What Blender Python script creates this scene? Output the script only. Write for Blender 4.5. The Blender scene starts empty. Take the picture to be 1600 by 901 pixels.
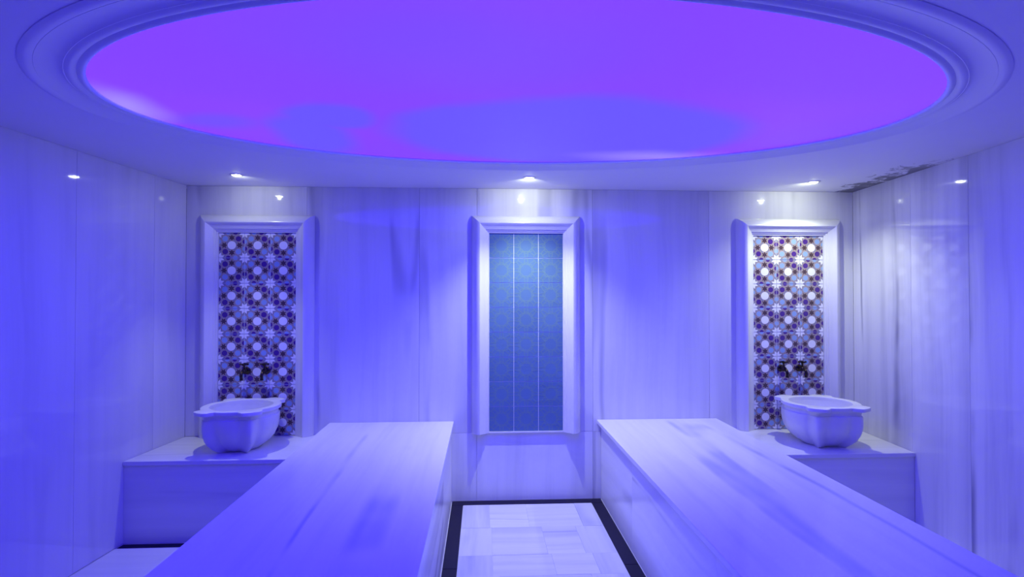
import bpy, bmesh, math, random
from mathutils import Vector, Matrix

random.seed(7)
SC = bpy.context.scene
COL = SC.collection
R = math.radians

# ------------------------------------------------------------------ camera
cam_data = bpy.data.cameras.new('camera')
cam_data.sensor_width = 36.0
cam_data.lens = 870.0 / 1600.0 * 36.0
cam_data.clip_start = 0.02
cam = bpy.data.objects.new('camera', cam_data)
cam.location = (0.0, 0.0, 1.6)
cam.rotation_euler = (R(90.76), 0.0, R(-3.02))
COL.objects.link(cam)
SC.camera = cam

# ------------------------------------------------------------------ world and exposure
w = bpy.data.worlds.new('world')
SC.world = w
w.use_nodes = True
w.node_tree.nodes['Background'].inputs[0].default_value = (0, 0, 0, 1)
w.node_tree.nodes['Background'].inputs[1].default_value = 0.0
SC.view_settings.view_transform = 'Standard'
SC.view_settings.look = 'None'
SC.view_settings.exposure = 0.0
SC.view_settings.gamma = 1.0
SC.view_settings.use_curve_mapping = False
SC.cycles.diffuse_bounces = 6

# light levels: the backlit ceiling panel and the three recessed spots
PANEL_GAIN = 1.0
PANEL_VIOLET = (0.225, 0.052, 6.5)
PANEL_BLUE = (0.135, 0.084, 5.7)
PANEL_PALE = (0.40, 0.29, 6.5)
# each spot: beam power, beam cone, power of a wide extra light added to brighten the wall
SPOT_POWER = {'left': (34.0, 68, 2.4), 'centre': (94.0, 106, 7.0), 'right': (49.0, 128, 5.6)}
SPOT_COLOR = (0.90, 0.98, 0.70)

# ------------------------------------------------------------------ room measures (metres)
D = 4.38                    # back wall
CEIL = 2.445
XL, XR = -2.264, 3.014      # back corners
SKEW = 0.088                # the side walls are not quite square to the benches
Y0 = -1.5                   # rear wall
def xl(y): return XL - SKEW * (D - y)
def xr(y): return XR - SKEW * (D - y)
EC = (0.199, 2.536)         # centre of the oval ceiling opening
EA, EB = 1.822, 0.994
MW = 0.195                  # width of the moulding around it

# ------------------------------------------------------------------ node helpers
def new_mat(name):
    m = bpy.data.materials.new(name)
    m.use_nodes = True
    nt = m.node_tree
    return m, nt, nt.nodes['Principled BSDF']

class NB:
    """small node builder"""
    def __init__(self, nt): self.nt = nt
    def n(self, t, **kw):
        x = self.nt.nodes.new(t)
        for k, v in kw.items(): setattr(x, k, v)
        return x
    def put(self, sock, v):
        if isinstance(v, bpy.types.NodeSocket): self.nt.links.new(v, sock)
        else: sock.default_value = v
    def math(self, op, a, b=0.0, c=None, clamp=False):
        x = self.n('ShaderNodeMath', operation=op, use_clamp=clamp)
        self.put(x.inputs[0], a); self.put(x.inputs[1], b)
        if c is not None: self.put(x.inputs[2], c)
        return x.outputs[0]
    def vmath(self, op, a, b):
        x = self.n('ShaderNodeVectorMath', operation=op)
        self.put(x.inputs[0], a); self.put(x.inputs[1], b)
        return x.outputs['Value'] if op in ('LENGTH', 'DOT_PRODUCT', 'DISTANCE') else x.outputs[0]
    def smooth(self, v, lo, hi, a=0.0, b=1.0):
        x = self.n('ShaderNodeMapRange', interpolation_type='SMOOTHSTEP')
        self.put(x.inputs[0], v); x.inputs[1].default_value = lo; x.inputs[2].default_value = hi
        x.inputs[3].default_value = a; x.inputs[4].default_value = b
        return x.outputs[0]
    def noise(self, vec, scale, detail=3.0, rough=0.5, dist=0.0):
        x = self.n('ShaderNodeTexNoise')
        self.put(x.inputs['Vector'], vec)
        x.inputs['Scale'].default_value = scale; x.inputs['Detail'].default_value = detail
        x.inputs['Roughness'].default_value = rough; x.inputs['Distortion'].default_value = dist
        return x.outputs[0]
    def mix(self, f, a, b):
        x = self.n('ShaderNodeMix', data_type='RGBA')
        self.put(x.inputs[0], f)
        self.put(x.inputs[6], a if isinstance(a, bpy.types.NodeSocket) else (*a, 1))
        self.put(x.inputs[7], b if isinstance(b, bpy.types.NodeSocket) else (*b, 1))
        return x.outputs[2]

def marble(name, axis, white=(0.75, 0.75, 0.76), grey=(0.50, 0.50, 0.55), vein=(0.28, 0.28, 0.35),
           band=0.8, veins=0.8, rough=0.14, seed=0.0, shade=0.0, spec=0.5):
    """striped marble, its streaks running along one axis"""
    m, nt, bsdf = new_mat(name)
    b = NB(nt)
    tc = b.n('ShaderNodeTexCoord').outputs['Object']
    rnd = b.n('ShaderNodeObjectInfo').outputs['Random']
    off = b.math('MULTIPLY_ADD', rnd, 41.0, seed)
    cmb = b.n('ShaderNodeCombineXYZ')
    for i in range(3): nt.links.new(off, cmb.inputs[i])
    warp = b.n('ShaderNodeTexNoise')
    nt.links.new(b.vmath('ADD', tc, cmb.outputs[0]), warp.inputs['Vector'])
    warp.inputs['Scale'].default_value = 0.9; warp.inputs['Detail'].default_value = 1.5
    wv = b.n('ShaderNodeVectorMath', operation='MULTIPLY_ADD')
    nt.links.new(warp.outputs['Color'], wv.inputs[0]); wv.inputs[1].default_value = (0.10,) * 3; nt.links.new(tc, wv.inputs[2])
    k = [1.0, 1.0, 1.0]; k[axis] = 0.05
    sv = b.vmath('MULTIPLY', wv.outputs[0], tuple(k))
    v = b.vmath('ADD', sv, cmb.outputs[0])
    broad = b.smooth(b.noise(v, 3.2, 2.0, 0.5), 0.42, 0.68)
    fine = b.smooth(b.noise(v, 11.0, 4.0, 0.6), 0.40, 0.75)
    hair = b.noise(v, 60.0, 2.0, 0.6)
    f = b.math('MULTIPLY_ADD', broad, 0.55 * band, b.math('MULTIPLY', fine, 0.45 * band), clamp=True)
    f = b.math('ADD', f, b.math('MULTIPLY', b.math('SUBTRACT', hair, 0.5), 0.12), clamp=True)
    if shade:                                   # pieces cut from different blocks
        f = b.math('ADD', f, b.math('MULTIPLY', b.math('FRACT', b.math('MULTIPLY', rnd, 17.0)), shade), clamp=True)
    col = b.mix(f, white, grey)
    ridge = b.math('ABSOLUTE', b.math('SUBTRACT', b.noise(v, 2.3, 1.5, 0.5), 0.5))
    line = b.smooth(ridge, 0.0, 0.030, 1.0, 0.0)
    gate = b.smooth(b.noise(b.vmath('ADD', b.vmath('MULTIPLY', tc, (0.9, 0.9, 0.9)), cmb.outputs[0]), 1.4, 2.0, 0.5), 0.42, 0.62)
    col = b.mix(b.math('MULTIPLY', b.math('MULTIPLY', line, gate), veins), col, vein)
    nt.links.new(col, bsdf.inputs['Base Color'])
    bsdf.inputs['Roughness'].default_value = rough
    bsdf.inputs['Specular IOR Level'].default_value = 0.5
    return m

def plain(name, color, rough=0.4, metal=0.0, var=0.0, scale=8.0, bump=0.0):
    """plain procedural finish with slight mottling"""
    m, nt, bsdf = new_mat(name)
    b = NB(nt)
    tc = b.n('ShaderNodeTexCoord').outputs['Object']
    rnd = b.n('ShaderNodeObjectInfo').outputs['Random']
    n = b.noise(tc, scale, 4.0, 0.6)
    lo = tuple(max(0.0, c * (1 - var)) for c in color); hi = tuple(min(1.0, c * (1 + var)) for c in color)
    f = b.math('MULTIPLY_ADD', rnd, 0.5, b.math('MULTIPLY', n, 0.5))
    nt.links.new(b.mix(f, lo, hi), bsdf.inputs['Base Color'])
    bsdf.inputs['Roughness'].default_value = rough
    bsdf.inputs['Metallic'].default_value = metal
    if bump:
        bp = b.n('ShaderNodeBump'); bp.inputs['Strength'].default_value = bump; bp.inputs['Distance'].default_value = 0.01
        nt.links.new(n, bp.inputs['Height']); nt.links.new(bp.outputs[0], bsdf.inputs['Normal'])
    return m

M = {}
M['wall'] = marble('marble_wall', 2, band=0.7, veins=0.5, rough=0.06)
M['wall_left'] = marble('marble_wall_faint_veins', 2, band=0.40, veins=0.10, rough=0.06, seed=7.7)
M['wall_right'] = marble('marble_wall_strong_veins', 2, band=1.0, veins=0.95, rough=0.06, seed=3.3)
M['bench'] = marble('marble_bench', 1, white=(0.84, 0.83, 0.85), grey=(0.58, 0.57, 0.63), band=0.6, veins=0.6, rough=0.22, seed=5.1)
M['plat'] = marble('marble_platform', 0, band=0.45, veins=0.2, rough=0.25, seed=9.7)
M['plain_marble'] = marble('marble_moulding', 2, band=0.25, veins=0.0, rough=0.22, seed=2.2)
M['basin'] = marble('marble_basin', 0, band=0.35, veins=0.15, rough=0.3, seed=12.0)
M['tile_x'] = marble('marble_floor_cross', 0, white=(0.88, 0.88, 0.88), band=0.7, veins=0.5, rough=0.18, seed=1.0, shade=0.4)
M['tile_y'] = marble('marble_floor_along', 1, white=(0.88, 0.88, 0.88), band=0.7, veins=0.5, rough=0.18, seed=6.0, shade=0.4)
M['border'] = b_ = plain('dark_border_stone', (0.012, 0.010, 0.028), 0.45, var=0.3, scale=20)
b_.node_tree.nodes['Principled BSDF'].inputs['Specular IOR Level'].default_value = 0.15
M['grout'] = plain('pale_grout', (0.78, 0.78, 0.78), 0.7, var=0.05)
M['floor_base'] = plain('floor_grout', (0.72, 0.72, 0.74), 0.7, var=0.05)
M['plaster_moulding'] = plain('white_plaster_moulding', (0.75, 0.75, 0.75), 0.55, var=0.03, scale=5)
M['bronze'] = plain('dark_bronze', (0.05, 0.035, 0.03), 0.28, metal=0.9, var=0.3, scale=30)
M['chrome'] = plain('brushed_ring', (0.75, 0.75, 0.78), 0.3, metal=1.0, var=0.05)
M['t_base'] = plain('glaze_grey_blue', (0.22, 0.23, 0.33), 0.12, var=0.08)
M['t_tan'] = plain('glaze_tan_outline', (0.42, 0.31, 0.26), 0.15, var=0.06)
M['t_navy'] = plain('glaze_navy', (0.07, 0.025, 0.22), 0.12, var=0.08)
M['t_light'] = plain('glaze_light_blue', (0.26, 0.38, 0.62), 0.12, var=0.1)
M['t_star'] = plain('glaze_dark_brown', (0.075, 0.045, 0.06), 0.12, var=0.1)
M['t_white'] = plain('glaze_white', (0.82, 0.82, 0.84), 0.12, var=0.03)
M['t_teal'] = plain('glaze_teal_blue', (0.11, 0.20, 0.33), 0.10, var=0.10, scale=10)
M['t_teal_line'] = plain('glaze_teal_line', (0.155, 0.265, 0.28), 0.12, var=0.06)

def ceiling_mat():
    m, nt, bsdf = new_mat('ceiling_plaster_with_mould')
    b = NB(nt)
    tc = b.n('ShaderNodeTexCoord').outputs['Object']
    sep = b.n('ShaderNodeSeparateXYZ'); nt.links.new(tc, sep.inputs[0])
    x, y = sep.outputs[0], sep.outputs[1]
    # distance from the right wall and from the back wall
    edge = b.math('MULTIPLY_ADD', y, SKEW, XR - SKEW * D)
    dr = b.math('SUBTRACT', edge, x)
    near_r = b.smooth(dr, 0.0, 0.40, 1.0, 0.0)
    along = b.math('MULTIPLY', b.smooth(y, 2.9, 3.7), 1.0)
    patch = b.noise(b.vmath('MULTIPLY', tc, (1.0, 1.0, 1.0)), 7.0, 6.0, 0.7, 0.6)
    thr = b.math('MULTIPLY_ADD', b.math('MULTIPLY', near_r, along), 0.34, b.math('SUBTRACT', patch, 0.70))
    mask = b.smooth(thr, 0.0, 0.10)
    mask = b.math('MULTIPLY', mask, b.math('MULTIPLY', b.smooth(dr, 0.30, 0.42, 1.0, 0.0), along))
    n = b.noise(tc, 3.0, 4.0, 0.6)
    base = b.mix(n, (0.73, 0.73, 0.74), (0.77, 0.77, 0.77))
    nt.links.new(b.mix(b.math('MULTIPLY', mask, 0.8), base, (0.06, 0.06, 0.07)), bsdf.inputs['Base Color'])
    bsdf.inputs['Roughness'].default_value = 0.6
    return m
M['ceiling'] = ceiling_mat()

def panel_mat():
    """stretched translucent sheet, backlit by violet and blue LEDs whose glow is uneven"""
    m, nt, bsdf = new_mat('backlit_violet_sheet')
    b = NB(nt)
    tc = b.n('ShaderNodeTexCoord').outputs['Object']
    sep = b.n('ShaderNodeSeparateXYZ'); nt.links.new(tc, sep.inputs[0])
    cmb = b.n('ShaderNodeCombineXYZ'); nt.links.new(sep.outputs[0], cmb.inputs[0]); nt.links.new(sep.outputs[1], cmb.inputs[1])
    wn = b.n('ShaderNodeTexNoise'); nt.links.new(tc, wn.inputs['Vector']); wn.inputs['Scale'].default_value = 1.6
    wv = b.n('ShaderNodeVectorMath', operation='MULTIPLY_ADD')
    nt.links.new(wn.outputs['Color'], wv.inputs[0]); wv.inputs[1].default_value = (0.22, 0.22, 0); nt.links.new(cmb.outputs[0], wv.inputs[2])
    p = b.vmath('SUBTRACT', wv.outputs[0], (0.11, 0.11, 0.0))
    def spot(cx, cy, rx, ry, lo, hi):
        q = b.vmath('MULTIPLY', b.vmath('SUBTRACT', p, (cx, cy, 0)), (1 / rx, 1 / ry, 0))
        return b.smooth(b.vmath('LENGTH', q, (0, 0, 0)), lo, hi, 1.0, 0.0)
    def union(*s):
        o = s[0]
        for t in s[1:]: o = b.math('MAXIMUM', o, t)
        return o
    blue = union(spot(-0.72, 2.66, 0.25, 0.22, 0.7, 1.15), spot(-0.90, 3.00, 0.24, 0.40, 0.6, 1.15),
                 spot(0.45, 2.95, 0.98, 0.62, 0.82, 1.08), spot(0.05, 2.75, 0.50, 0.32, 0.7, 1.1),
                 b.math('MULTIPLY', spot(-1.30, 2.78, 0.30, 0.16, 0.2, 1.1), 0.7),
                 b.math('MULTIPLY', spot(-0.1, 1.9, 0.8, 0.5, 0.1, 1.2), 0.35))
    pale = union(b.math('MULTIPLY', spot(-1.60, 2.56, 0.18, 0.30, 0.0, 1.2), 0.85),
                 b.math('MULTIPLY', spot(1.05, 3.34, 0.62, 0.16, 0.0, 1.1), 0.65))
    pink = b.smooth(b.noise(cmb.outputs[0], 0.9, 1.0), 0.45, 0.65)
    c = b.mix(b.math('MULTIPLY', pink, 0.35), PANEL_VIOLET, (0.280, 0.054, 6.5))
    c = b.mix(blue, c, PANEL_BLUE)
    c = b.mix(pale, c, PANEL_PALE)
    bsdf.inputs['Base Color'].default_value = (0.05, 0.05, 0.06, 1)
    bsdf.inputs['Roughness'].default_value = 0.5
    bsdf.inputs['Specular IOR Level'].default_value = 0.1
    nt.links.new(c, bsdf.inputs['Emission Color'])
    bsdf.inputs['Emission Strength'].default_value = PANEL_GAIN
    return m
M['panel'] = panel_mat()

def lens_mat(name, strength):
    m, nt, bsdf = new_mat(name)
    bsdf.inputs['Base Color'].default_value = (0.9, 0.9, 0.9, 1)
    bsdf.inputs['Emission Color'].default_value = (0.90, 0.98, 0.75, 1)
    bsdf.inputs['Emission Strength'].default_value = strength
    return m

# ------------------------------------------------------------------ object helpers
def link(o, parent=None):
    COL.objects.link(o)
    if parent is not None: o.parent = parent
    return o
def tag(o, label=None, cat=None, group=None, kind=None):
    if label: o['label'] = label
    if cat: o['category'] = cat
    if group: o['group'] = group
    if kind: o['kind'] = kind
    return o
def empty(name, loc=(0, 0, 0)):
    o = bpy.data.objects.new(name, None)
    o.location = loc; o.empty_display_size = 0.1
    return link(o)
def smooth_by_angle(me, ang=40):
    bm = bmesh.new(); bm.from_mesh(me)
    bmesh.ops.recalc_face_normals(bm, faces=bm.faces)
    for f in bm.faces: f.smooth = True
    for e in bm.edges:
        if len(e.link_faces) == 2 and e.calc_face_angle(0.0) > R(ang): e.smooth = False
    bm.to_mesh(me); bm.free()
def mesh_obj(name, verts, faces, mat, parent=None, smooth=None, local=True):
    """verts are world coordinates; they are made local to the parent Empty"""
    me = bpy.data.meshes.new(name)
    o_ = Vector(parent.location) if (parent is not None and local) else Vector((0, 0, 0))
    me.from_pydata([tuple(Vector(v) - o_) for v in verts], [], faces)
    me.materials.append(mat)
    if smooth is not None: smooth_by_angle(me, smooth)
    else:
        bm = bmesh.new(); bm.from_mesh(me); bmesh.ops.recalc_face_normals(bm, faces=bm.faces); bm.to_mesh(me); bm.free()
    o = bpy.data.objects.new(name, me)
    return link(o, parent)
def prism(name, poly, z0, z1, mat, parent=None, bevel=0.0):
    n = len(poly)
    v = [(x, y, z0) for x, y in poly] + [(x, y, z1) for x, y in poly]
    f = [tuple(range(n))[::-1], tuple(range(n, 2 * n))] + [(i, (i + 1) % n, n + (i + 1) % n, n + i) for i in range(n)]
    o = mesh_obj(name, v, f, mat, parent)
    if bevel: do_bevel(o, bevel)
    return o
def do_bevel(o, wd, seg=2):
    bm = bmesh.new(); bm.from_mesh(o.data)
    bmesh.ops.bevel(bm, geom=bm.edges[:], offset=wd, segments=seg, affect='EDGES', profile=0.6)
    bm.to_mesh(o.data); bm.free()
def box(name, x0, x1, y0, y1, z0, z1, mat, parent=None, bevel=0.0):
    return prism(name, [(x0, y0), (x1, y0), (x1, y1), (x0, y1)], z0, z1, mat, parent, bevel)
def lathe(name, prof, mat, parent=None, seg=32, base=(0, 0, 0), axis='Z', smooth=35):
    """prof: (radius, height) pairs about an axis through base"""
    v, f, rings = [], [], []
    for r, h in prof:
        ring = []
        if r < 1e-6:
            ring = [len(v)]; v.append((0, 0, h))
        else:
            for i in range(seg):
                a = 2 * math.pi * i / seg
                ring.append(len(v)); v.append((r * math.cos(a), r * math.sin(a), h))
        rings.append(ring)
    for a, b in zip(rings, rings[1:]):
        for i in range(seg):
            j = (i + 1) % seg
            if len(a) == 1 and len(b) == 1: continue
            if len(a) == 1: f.append((a[0], b[j], b[i]))
            elif len(b) == 1: f.append((a[i], a[j], b[0]))
            else: f.append((a[i], a[j], b[j], b[i]))
    if axis == '-Y': v = [(x, -h, y) for x, y, h in v]
    B = Vector(base)
    return mesh_obj(name, [tuple(Vector(p) + B) for p in v], f, mat, parent, smooth)
def tube(name, pts, rad, mat, parent=None, seg=12):
    pts = [Vector(p) for p in pts]
    rad = rad if isinstance(rad, (list, tuple)) else [rad] * len(pts)
    v, f = [], []
    for i, p in enumerate(pts):
        t = (pts[min(i + 1, len(pts) - 1)] - pts[max(i - 1, 0)]).normalized()
        u = t.cross(Vector((1, 0, 0)))
        if u.length < 1e-3: u = t.cross(Vector((0, 1, 0)))
        u.normalize(); w_ = t.cross(u)
        for k in range(seg):
            a = 2 * math.pi * k / seg
            v.append(tuple(p + (u * math.cos(a) + w_ * math.sin(a)) * rad[i]))
    for i in range(len(pts) - 1):
        for k in range(seg):
            f.append((i * seg + k, i * seg + (k + 1) % seg, (i + 1) * seg + (k + 1) % seg, (i + 1) * seg + k))
    f.append(tuple(range(seg))[::-1]); f.append(tuple(range((len(pts) - 1) * seg, len(pts) * seg)))
    return mesh_obj(name, v, f, mat, parent, 40)

# ------------------------------------------------------------------ floor
floor = tag(prism('floor', [(xl(Y0) - .15, Y0 - .15), (xr(Y0) + .15, Y0 - .15), (XR + .15, D + .15), (XL - .15, D + .15)],
                  -0.12, -0.004, M['floor_base']), kind='structure')
J = 0.0025
AX0, AX1 = -0.24, 0.936                 # aisle between the benches
IX0, IX1 = -0.146, 0.842                # paved field inside the dark border
YB = 4.292
box('border_strip', AX0 + .005, AX1 - .005, YB + J, D - .006, -0.004, 0.0, M['border'], floor)
ys = [YB, 3.30, 2.30, 1.30, 0.30, -0.70, Y0 + .03]
for a, b_ in zip(ys, ys[1:]):
    box('border_strip', AX0 + .005, IX0 - J, b_ + J, a - J, -0.004, 0.0, M['border'], floor)
    box('border_strip', IX1 + J, AX1 - .005, b_ + J, a - J, -0.004, 0.0, M['border'], floor)
rows = [(4.292, 3.87, (.20, .48, .86)), (3.87, 3.46, (.21, .56, .80)), (3.46, 3.20, (.21, .58, .84)),
        (3.20, 2.80, (.25, .50, .78)), (2.80, 2.40, (.2, .55, .82)), (2.40, 2.0, (.3, .52, .8)), (2.0, 1.6, (.2, .5, .77)),
        (1.6, 1.2, (.22, .56, .8)), (1.2, .8, (.2, .5, .8)), (.8, .4, (.25, .5, .75)), (.4, 0, (.25, .5, .75)),
        (0, -.4, (.25, .5, .75)), (-.4, -.8, (.25, .5, .75)), (-.8, -1.2, (.25, .5, .75)), (-1.2, -1.47, (.25, .5, .75))]
k = 0
for a, b_, fr in rows:
    xs = [IX0] + [IX0 + t * (IX1 - IX0) for t in fr] + [IX1]
    for x0, x1 in zip(xs, xs[1:]):
        g = 0.0008
        box('floor_tile', x0 + g, x1 - g, b_ + g, a - g, -0.004, 0.0 - 0.0004 * (k % 3), M['tile_x'] if (k * 7 + 3) % 5 < 3 else M['tile_y'], floor)
        k += 1
    k += 1
# marble paving between the left bench and the left wall, dark strip along the platform
PLY_L, PLY_R = 3.735, 3.66
prism('border_strip', [(xl(PLY_L - .07) + .012, PLY_L - .055), (-1.18, PLY_L - .055), (-1.18, PLY_L - .002), (xl(PLY_L) + .012, PLY_L - .002)], -0.004, 0.0, M['border'], floor)
yy = PLY_L - .058
while yy > Y0 + .1:
    y1 = max(yy - .45, Y0 + .02)
    xm = (xl(yy) - 1.18) / 2
    prism('floor_tile', [(xl(y1) + .003, y1 + .001), (xm - .001, y1 + .001), (xm - .001, yy - .001), (xl(yy) + .003, yy - .001)], -0.004, 0.0, M['plat'], floor)
    box('floor_tile', xm + .001, -1.181, y1 + .001, yy - .001, -0.004, 0.0, M['plat'], floor)
    yy = y1

# ------------------------------------------------------------------ walls with marble slabs
TH = 0.02
def wall(name, p, q, mat, cuts, zc, base_mat):
    """wall from p to q; its marble slabs lie between the cuts (metres along the wall) and the heights zc"""
    p, q = Vector((*p, 0)), Vector((*q, 0))
    u = (q - p).normalized(); n = Vector((u.y, -u.x, 0))            # n points out of the room
    L = (q - p).length
    a, b_ = p + n * TH, q + n * TH
    c, d = q + n * .14, p + n * .14
    o = tag(prism(name, [(a.x, a.y), (b_.x, b_.y), (c.x, c.y), (d.x, d.y)], -0.1, CEIL + 0.05, base_mat), kind='structure')
    g = 0.0008
    cs = [0.0] + list(cuts) + [L]
    for (z0, z1) in zip(zc, zc[1:]):
        for s0, s1 in zip(cs, cs[1:]):
            P = [p + u * (s0 + g), p + u * (s1 - g), p + u * (s1 - g) + n * TH, p + u * (s0 + g) + n * TH]
            prism('marble_slab', [(v.x, v.y) for v in P], z0 + g, z1 - g, mat, o, bevel=0.0008)
    return o
# back wall runs right-to-left seen from inside so that its outward normal points away
wall_back = wall('wall_back', (XR, D), (XL, D), M['wall'],
                 [XR - t for t in (1.815, 0.872, -0.045, -0.494, -1.358)], (0.0, 0.53, CEIL), M['grout'])
Ls = math.hypot(SKEW, 1) * (D - Y0)
wall_left = wall('wall_left', (XL, D), (xl(Y0), Y0), M['wall_left'], [.36, 1.03, 1.9, 2.8, 3.7, 4.6], (0.0, CEIL), M['grout'])
wall_right = wall('wall_right', (xr(Y0), Y0), (XR, D), M['wall_right'], [Ls - t for t in (4.6, 3.8, 2.95, 2.1, 1.2, .69)], (0.0, CEIL), M['grout'])
wall_rear = wall('wall_rear', (xl(Y0), Y0), (xr(Y0), Y0), M['wall'], [.9, 1.8, 2.7, 3.6, 4.5], (0.0, CEIL), M['grout'])

# ------------------------------------------------------------------ ceiling with oval opening
NE = 160
def ellipse(off, z):
    out = []
    for i in range(NE):
        t = 2 * math.pi * i / NE
        c, s = math.cos(t), math.sin(t)
        nx, ny = EB * c, EA * s
        l = math.hypot(nx, ny)
        out.append((EC[0] + EA * c + nx / l * off, EC[1] + EB * s + ny / l * off, z))
    return out
def make_ceiling():
    bm = bmesh.new()
    e = .13
    outer = [bm.verts.new((x, y, CEIL)) for x, y in ((xl(Y0) - e, Y0 - e), (xr(Y0) + e, Y0 - e), (XR + e, D + e), (XL - e, D + e))]
    inner = [bm.verts.new(v) for v in ellipse(MW, CEIL)]
    ed = []
    for ring in (outer, inner):
        for i in range(len(ring)): ed.append(bm.edges.new((ring[i], ring[(i + 1) % len(ring)])))
    bmesh.ops.triangle_fill(bm, use_beauty=True, use_dissolve=False, edges=ed)
    r = bmesh.ops.extrude_face_region(bm, geom=bm.faces[:])
    for v in [g for g in r['geom'] if isinstance(g, bmesh.types.BMVert)]: v.co.z += 0.045
    bmesh.ops.recalc_face_normals(bm, faces=bm.faces)
    me = bpy.data.meshes.new('ceiling'); bm.to_mesh(me); bm.free()
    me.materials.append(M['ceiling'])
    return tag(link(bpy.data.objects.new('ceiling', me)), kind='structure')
ceiling = make_ceiling()

def sweep_oval(name, prof, mat, parent=None):
    v, f = [], []
    for off, z in prof: v += ellipse(off, CEIL + z)
    n = len(prof)
    for j in range(n - 1):
        for i in range(NE):
            k_ = (i + 1) % NE
            f.append((j * NE + i, j * NE + k_, (j + 1) * NE + k_, (j + 1) * NE + i))
    return mesh_obj(name, v, f, mat, parent, 50)
def bead(o0, o1, z, h, n=8):
    return [(o0 + (o1 - o0) * i / n, z - h * math.sin(math.pi * i / n)) for i in range(n + 1)]
prof = [(0.0, 0.008), (0.0, 0.003)] + bead(0.0, 0.026, 0.003, 0.007) + [(0.029, 0.006)] + bead(0.031, 0.066, 0.004, 0.008) + [(0.069, 0.003)]
prof += [(0.069 + 0.083 * i / 10, 0.003 + 0.012 * math.sin(math.pi * (i / 10) ** 0.7) - 0.007 * (i / 10)) for i in range(1, 11)]
prof += bead(0.153, MW, -0.003, 0.007) + [(MW, 0.001)]
trim = tag(sweep_oval('trim_1', prof, M['plaster_moulding']), kind='structure')

# the backlit sheet that closes the opening
def make_panel():
    ring = ellipse(0.02, CEIL + 0.0081); n = len(ring)
    top = [(x, y, z + .012) for x, y, z in ring]
    v = ring + top
    f = [tuple(range(n)), tuple(range(n, 2 * n))[::-1]] + [(i, (i + 1) % n, n + (i + 1) % n, n + i) for i in range(n)]
    return mesh_obj('ceiling_light_panel', v, f, M['panel'])
tag(make_panel(), 'large oval backlit ceiling panel glowing violet with blue patches', 'light panel')

# ------------------------------------------------------------------ recessed downlights
def downlight(x, y, power, label, lens_strength):
    t = tag(empty('downlight', (x, y, CEIL)), label, 'downlight', 'recessed downlights along the back wall')
    lathe('trim_ring', [(0.030, -0.002), (0.032, -0.006), (0.044, -0.004), (0.046, 0.0), (0.030, 0.0)], M['chrome'], t, base=(x, y, CEIL))
    lathe('lens', [(0.030, -0.001), (0.027, -0.007), (0.016, -0.011), (0.0, -0.012)], lens_mat('lit_lens', lens_strength), t, base=(x, y, CEIL))
    beam, cone, spill = power
    for nm, e, c, tilt in (('beam_light', beam, cone, 0), ('added_spill_light', spill, 150, 55)):  # the tilted second light is added to whiten the top of the back wall
        ld = bpy.data.lights.new(nm, 'SPOT')
        ld.energy = e; ld.color = SPOT_COLOR; ld.spot_size = R(c); ld.spot_blend = 1.0; ld.shadow_soft_size = 0.005
        lo = bpy.data.objects.new(nm, ld); lo.location = (0, 0, -0.021); lo.rotation_euler = (R(tilt), 0, 0)
        link(lo, t)
    return t
downlight(-1.715, 3.97, SPOT_POWER['left'], 'small recessed downlight in the ceiling above the left wash basin', 50)
downlight(0.332, 3.955, SPOT_POWER['centre'], 'brightest recessed downlight above the plain blue tiled niche', 70)
downlight(2.448, 3.99, SPOT_POWER['right'], 'small recessed downlight in the ceiling above the right wash basin', 60)

# ------------------------------------------------------------------ benches
def bench(x0, x1, side_in, side_out, label):
    """x0..x1 is the top slab; the body is set in by side_in on the aisle side"""
    t = tag(empty('marble_bench', ((x0 + x1) / 2, 2.0, 0)), label, 'bench', 'long marble benches either side of the aisle')
    y0, y1, H = -0.7, D - .002, 0.622
    bx0, bx1 = x0 + side_out[0], x1 - side_out[1]
    cuts = [y1, 3.46, 2.2, 0.9, y0 + .01]
    for a, b_ in zip(cuts, cuts[1:]):
        box('side_panel', bx0, bx0 + .02, b_ + .0006, a - .0006, 0.0, H - .03, M['bench'], t)
        box('side_panel', bx1 - .02, bx1, b_ + .0006, a - .0006, 0.0, H - .03, M['bench'], t)
    box('end_panel', bx0 + .02, bx1 - .02, y0 + .01, y0 + .03, 0.0, H - .03, M['bench'], t)
    box('top_slab', x0, x1, y0, y1, H - .03, H, M['bench'], t, bevel=0.003)
    return t
bench(-1.178, -0.225, 0, (0.0, 0.015), 'long white veined marble bench between the aisle and left wall')
bench(0.902, 1.868, 0, (0.034, 0.0), 'long white veined marble bench between the aisle and right wall')

# ------------------------------------------------------------------ basin platforms
def platform(poly_top, front, label, depth_body):
    xs = [p[0] for p in poly_top]; yc = sum(p[1] for p in poly_top) / 4
    t = tag(empty('basin_platform', (sum(xs) / 4, yc, 0)), label, 'platform', 'marble platforms carrying the basins')
    prism('top_slab', poly_top, 0.503, 0.53, M['plat'], t, bevel=0.002)
    body = [(x, y + (depth_body if y < yc else 0)) for x, y in poly_top]
    prism('body', body, 0.0, 0.503, M['plat'], t)
    return t
platform([(xl(PLY_L) + .002, PLY_L), (-1.180, PLY_L), (-1.180, D - .002), (XL + .002, D - .002)], 0, 'low marble platform under the left wash basin', 0.012)
platform([(1.870, PLY_R), (xr(PLY_R) - .002, PLY_R), (XR - .002, D - .002), (1.870, D - .002)], 0, 'low marble platform under the right wash basin', 0.012)

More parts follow.
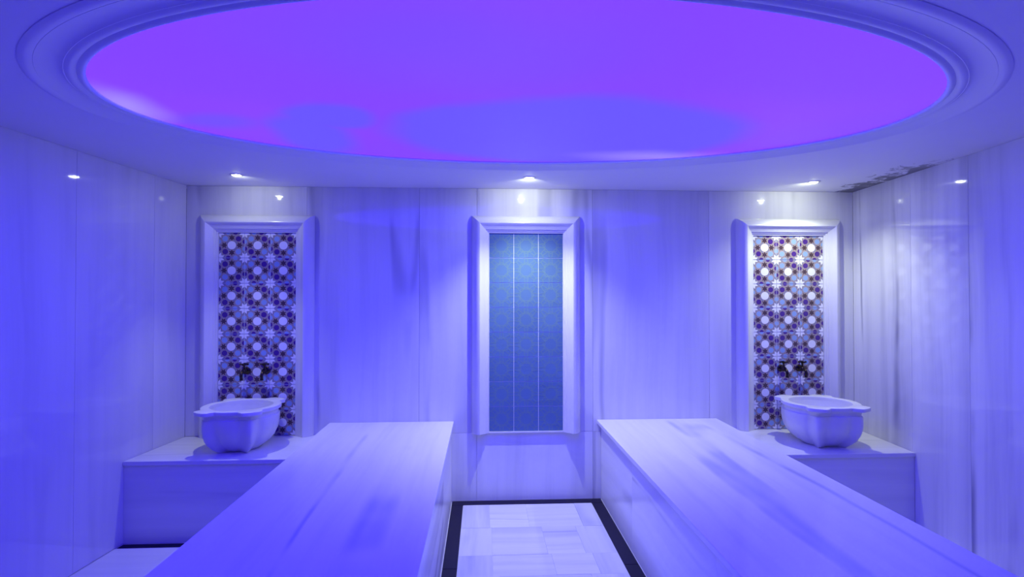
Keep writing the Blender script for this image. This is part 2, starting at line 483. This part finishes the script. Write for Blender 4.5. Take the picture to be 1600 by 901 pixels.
# ------------------------------------------------------------------ niches: tile panels and moulded frames
S = 0.194
def poly_star(cx, cy, n, ro, ri, rot=0.0):
    return [(cx + (ro if i % 2 == 0 else ri) * math.cos(rot + math.pi * i / n), cy + (ro if i % 2 == 0 else ri) * math.sin(rot + math.pi * i / n)) for i in range(2 * n)]
def poly_circle(cx, cy, r, n=20, rot=0.0):
    return [(cx + r * math.cos(rot + 2 * math.pi * i / n), cy + r * math.sin(rot + 2 * math.pi * i / n)) for i in range(n)]
def tile_mesh(name, layers, mats, body_mat):
    """tile lying in x/z, its face looking to -y; layers: (material index, height level, polygon in tile units)"""
    me = bpy.data.meshes.new(name)
    h = S / 2 - 0.0019; T = 0.008
    v = [(-h, 0, -h), (h, 0, -h), (h, 0, h), (-h, 0, h), (-h, -T, -h), (h, -T, -h), (h, -T, h), (-h, -T, h)]
    f = [(0, 1, 2, 3), (7, 6, 5, 4), (0, 4, 5, 1), (1, 5, 6, 2), (2, 6, 7, 3), (3, 7, 4, 0)]
    mi = [0] * 6
    for m_, lev, poly in layers:
        y = -T - 0.00025 * lev
        i0 = len(v)
        cl = 0.5 - 0.0019 / S * 1.05
        v += [(max(-cl, min(cl, x)) * S, y, max(-cl, min(cl, z)) * S) for x, z in poly]
        f.append(tuple(range(i0, i0 + len(poly)))); mi.append(m_)
    me.from_pydata(v, [], f)
    for m_ in [body_mat] + mats: me.materials.append(m_)
    for p_, m_ in zip(me.polygons, mi): p_.material_index = m_
    # flat glazed print must face the room
    bm = bmesh.new(); bm.from_mesh(me); bm.faces.ensure_lookup_table()
    for fc in bm.faces[6:]:
        fc.normal_update()
        if fc.normal.y > 0: fc.normal_flip()
    bmesh.ops.recalc_face_normals(bm, faces=bm.faces[:6])
    bm.to_mesh(me); bm.free()
    return me
TAN, NAVY, LIGHT, STAR, WHITE = 1, 2, 3, 4, 5
def star_layers():
    L = []
    for k_, (sx, sz) in enumerate(((-1, 1), (1, 1), (1, -1), (-1, -1))):
        cx, cz = .255 * sx, .255 * sz
        rot = math.atan2(sz, sx)
        L.append((TAN, 1, poly_circle(cx, cz, .146, 7, rot)))
        L.append((LIGHT if k_ % 2 == 0 else NAVY, 2, poly_circle(cx, cz, .117, 7, rot)))
    for k_ in range(4):
        a = k_ * math.pi / 2
        c, s = math.cos(a), math.sin(a)
        L.append((TAN, 3, poly_star(.295 * c, .295 * s, 6, .158, .098, a)))
        L.append((STAR, 4, poly_star(.295 * c, .295 * s, 6, .138, .070, a)))
        for q, side in enumerate((-1, 1)):          # half petals split by the joint
            def tr(u, v_): return (c * u - s * v_, s * u + c * v_)
            half = [(.5 - r_ * math.sin(t), .14 * side + rr * math.cos(t)) for t in [math.pi * i / 8 for i in range(9)] for rr, r_ in ((.118, .118),)]
            half2 = [(.5 - .092 * math.sin(t), .14 * side + .092 * math.cos(t)) for t in [math.pi * i / 8 for i in range(9)]]
            L.append((TAN, 1, [tr(*p) for p in half]))
            L.append((NAVY if (q + k_) % 2 else LIGHT, 2, [tr(*p) for p in half2]))
    for sx, sz in ((1, 1), (-1, 1), (-1, -1), (1, -1)):
        def cor(ro, ri):
            pts = [(0, 0)]
            for i, a in enumerate((0, 22.5, 45, 67.5, 90)):
                r_ = ro if i % 2 else ri
                pts.append((r_ * math.cos(R(a)), r_ * math.sin(R(a))))
            return [(sx * (.5 - x), sz * (.5 - z)) for x, z in pts]
        L.append((TAN, 3, cor(.255, .150)))
        L.append((WHITE, 4, cor(.235, .135)))
    L.append((TAN, 5, poly_circle(0, 0, .183, 24)))
    L.append((WHITE, 6, poly_circle(0, 0, .163, 24)))
    return L
def strip(p, q, wd):
    dx, dz = q[0] - p[0], q[1] - p[1]; l = math.hypot(dx, dz)
    nx, nz = -dz / l * wd / 2, dx / l * wd / 2
    return [(p[0] + nx, p[1] + nz), (q[0] + nx, q[1] + nz), (q[0] - nx, q[1] - nz), (p[0] - nx, p[1] - nz)]
def girih_layers():
    L = []
    wd = .030
    for rot in (0, 45):
        pts = [(.33 * math.cos(R(rot + 90 * i)), .33 * math.sin(R(rot + 90 * i))) for i in range(4)]
        for i in range(4): L.append((1, 1 + (rot > 0), strip(pts[i], pts[(i + 1) % 4], wd)))
    for i in range(8):
        a = R(22.5 + 45 * i)
        p = (.245 * math.cos(a), .245 * math.sin(a))
        q = (.52 * math.cos(R(45 * i + 5)), .52 * math.sin(R(45 * i + 5)))
        q2 = (.52 * math.cos(R(45 * i + 40)), .52 * math.sin(R(45 * i + 40)))
        L.append((1, 3, strip(p, q, wd))); L.append((1, 4, strip(p, q2, wd)))
    for sx, sz in ((1, 1), (-1, 1), (-1, -1), (1, -1)):
        pts = [(sx * (.5 - .20 * math.cos(R(a))), sz * (.5 - .20 * math.sin(R(a)))) for a in (0, 22.5, 45, 67.5, 90)]
        for i in range(4): L.append((1, 5, strip(pts[i], pts[i + 1], wd)))
    return L
star_mesh = tile_mesh('star_tile', star_layers(), [M['t_tan'], M['t_navy'], M['t_light'], M['t_star'], M['t_white']], M['t_base'])
teal_mesh = tile_mesh('teal_tile', girih_layers(), [M['t_teal_line']], M['t_teal'])

def tile_panel(x0, z0, mesh, label, rotate):
    t = tag(empty('tile_panel', (x0 + 1.5 * S, D, z0)), label, 'tile panel', 'tiled niches on the back wall')
    box('grout_bed', x0 - .004, x0 + 3 * S + .004, D - .0065, D - .0002, z0, z0 + 8 * S, M['grout'], t)
    for r in range(8):
        for c in range(3):
            o = bpy.data.objects.new('tile', mesh)
            o.location = ((c - 1) * S, -0.0006, (r + .5) * S)
            if rotate: o.rotation_euler = (0, R(90) * random.choice((0, 1, 1, 2, 0, 3)), 0)
            link(o, t)
    return t
NL, NC, NR = -2.017, 0.051, 2.172
tile_panel(NL, 0.533, star_mesh, 'star patterned tile panel behind the left wash basin', True)
tile_panel(NC, 0.540, teal_mesh, 'plain blue tile panel in the middle of the back wall', False)
tile_panel(NR, 0.533, star_mesh, 'star patterned tile panel behind the right wash basin', True)

PROF = [(0.0, 0.0), (0.0, 0.020), (0.012, 0.022), (0.013, 0.030), (0.024, 0.033), (0.025, 0.041), (0.032, 0.045), (0.044, 0.051), (0.056, 0.060),
        (0.064, 0.072), (0.072, 0.078), (0.080, 0.077), (0.092, 0.071), (0.106, 0.060), (0.118, 0.046), (0.128, 0.030), (0.134, 0.014), (0.136, 0.0)]
def frame(x0, x1, zb, zt, label):
    t = tag(empty('niche_frame', ((x0 + x1) / 2, D, zb)), label, 'frame', 'moulded marble frames around the niches')
    n = len(PROF)
    yy_ = lambda h: D - 0.0002 - h
    def piece(name, A, B):
        v = A + B
        f = [(i, (i + 1) % n, n + (i + 1) % n, n + i) for i in range(n)] + [tuple(range(n)), tuple(range(n, 2 * n))[::-1]]
        return mesh_obj(name, v, f, M['plain_marble'], t, 28)
    zc_ = lambda u: zt + u
    piece('side_moulding', [(x0 - u, yy_(h), zb) for u, h in PROF], [(x0 - u, yy_(h), zc_(u) - .0002) for u, h in PROF])
    piece('side_moulding', [(x1 + u, yy_(h), zb) for u, h in PROF], [(x1 + u, yy_(h), zc_(u) - .0002) for u, h in PROF])
    piece('top_moulding', [(x0 - u, yy_(h), zc_(u)) for u, h in PROF], [(x1 + u, yy_(h), zc_(u)) for u, h in PROF])
    return t
ZT = 2.0856
frame(NL - .001, NL + 3 * S + .001, 0.5305, ZT, 'white moulded marble frame around the star tiles by the left wall')
fc = frame(NC - .001, NC + 3 * S + .001, 0.5305, ZT + .0068, 'white moulded marble frame around the plain blue tiles')
box('sill', NC - .001, NC + 3 * S + .001, D - .022, D - .0003, 0.5305, 0.5398, M['plain_marble'], fc)
frame(NR - .001, NR + 3 * S + .001, 0.5305, ZT, 'white moulded marble frame around the star tiles by the right wall')

# ------------------------------------------------------------------ wash basins
NBS = 192
def lobes(a, wd, power):
    s = 0.0
    for c in (56, 124, 236, 304):
        d = (math.degrees(a) - c + 180) % 360 - 180
        s += math.exp(-abs(d / wd) ** power)
    return min(s, 1.0)
def basin(cx, cy, z0, label):
    t = tag(empty('wash_basin', (cx, cy, z0)), label, 'basin', 'carved marble wash basins')
    def ringsurf(name, levels, close_start=False, close_end=False):
        v, f = [], []
        for z, fn in levels:
            for i in range(NBS):
                a = 2 * math.pi * i / NBS
                r = fn(a)
                v.append((cx + r * math.cos(a), cy + r * math.sin(a), z0 + z))
        for j in range(len(levels) - 1):
            for i in range(NBS):
                k_ = (i + 1) % NBS
                f.append((j * NBS + i, j * NBS + k_, (j + 1) * NBS + k_, (j + 1) * NBS + i))
        if close_start: f.append(tuple(range(NBS)))
        if close_end: f.append(tuple(range((len(levels) - 1) * NBS, len(levels) * NBS))[::-1])
        return mesh_obj(name, v, f, M['basin'], t, 32)
    def body(r0, rib, fl):
        # four ribs running down from the rim tabs to the feet, shallow panels between them
        return lambda a: r0 + rib * lobes(a, 10, 2.0) - fl * lobes(a, 19, 6) * (1 - lobes(a, 10, 2.0)) + .4 * fl * abs(math.cos(6 * a))
    outer = [(0.000, body(.112, .056, 0)), (0.010, body(.126, .058, .002)), (0.030, body(.156, .056, .006)), (0.060, body(.190, .052, .009)), (0.095, body(.218, .046, .010)),
             (0.135, body(.236, .042, .010)), (0.180, body(.245, .038, .009)), (0.222, body(.249, .034, .006)), (0.236, body(.248, .033, .003)),
             (0.242, body(.240, .033, 0)), (0.260, body(.240, .036, 0)), (0.274, body(.254, .044, 0))]
    inner = [(0.274, lambda a: .203), (0.225, lambda a: .198), (0.18, lambda a: .180), (0.14, lambda a: .145), (0.118, lambda a: .095), (0.110, lambda a: .03)]
    ringsurf('bowl', outer + inner, True, True)
    rim = lambda d: (lambda a: .260 - d + .060 * lobes(a, 15, 8))
    hole = lambda d: (lambda a: .205 + d)
    ringsurf('rim', [(0.274, hole(0)), (0.274, rim(.005)), (0.276, rim(.001)), (0.279, rim(0)), (0.295, rim(0)), (0.2985, rim(.0015)), (0.300, rim(.005)),
                     (0.300, hole(.005)), (0.2985, hole(.001)), (0.295, hole(0)), (0.274, hole(0))])
    return t
basin(-1.700, 4.045, 0.53, 'carved white marble wash basin on the left platform')
basin(2.462, 3.955, 0.53, 'carved white marble wash basin on the right platform')

# ------------------------------------------------------------------ taps
def tap(x, z, label):
    y = D - 0.0106
    t = tag(empty('wall_tap', (x, y, z)), label, 'tap', 'dark bronze taps over the basins')
    lathe('wall_plate', [(0, 0), (.026, 0), (.028, .004), (.022, .009), (.013, .014), (0, .014)], M['bronze'], t, 24, (x, y, z), '-Y')
    lathe('valve_body', [(.010, .012), (.012, .03), (.018, .038), (.021, .052), (.018, .066), (.012, .074), (0, .078)], M['bronze'], t, 24, (x, y, z), '-Y')
    pts = []
    for i in range(9):
        a = R(90 - 110 * i / 8)
        pts.append((x, y - .070 - .035 * math.cos(a), z - .030 + .030 * math.sin(a) ))
    pts.append((x, y - .103, z - .062))
    tube('spout', pts, [.011] * 8 + [.010, .012], M['bronze'], t)
    lathe('handle_stem', [(.008, .016), (.007, .040), (.010, .046), (0, .050)], M['bronze'], t, 16, (x, y - .052, z))
    hd = tube('handle', [(x - .034, y - .052, z + .054), (x - .028, y - .052, z + .054), (x - .01, y - .052, z + .054), (x, y - .052, z + .056), (x + .01, y - .052, z + .054), (x + .028, y - .052, z + .054), (x + .034, y - .052, z + .054)],
              [.005, .009, .006, .010, .006, .009, .005], M['bronze'], t)
    tube('handle', [(x, y - .086, z + .054), (x, y - .080, z + .054), (x, y - .062, z + .054), (x, y - .042, z + .054), (x, y - .024, z + .054), (x, y - .018, z + .054)],
         [.005, .009, .006, .006, .009, .005], M['bronze'], t)
    return t
tap(-1.800, 1.030, 'dark bronze wall tap over the left basin, nearer the left wall')
tap(-1.650, 1.030, 'dark bronze wall tap over the left basin, farther from the left wall')
tap(2.392, 1.020, 'dark bronze wall tap over the right basin, farther from the right wall')
tap(2.545, 1.020, 'dark bronze wall tap over the right basin, nearer the right wall')
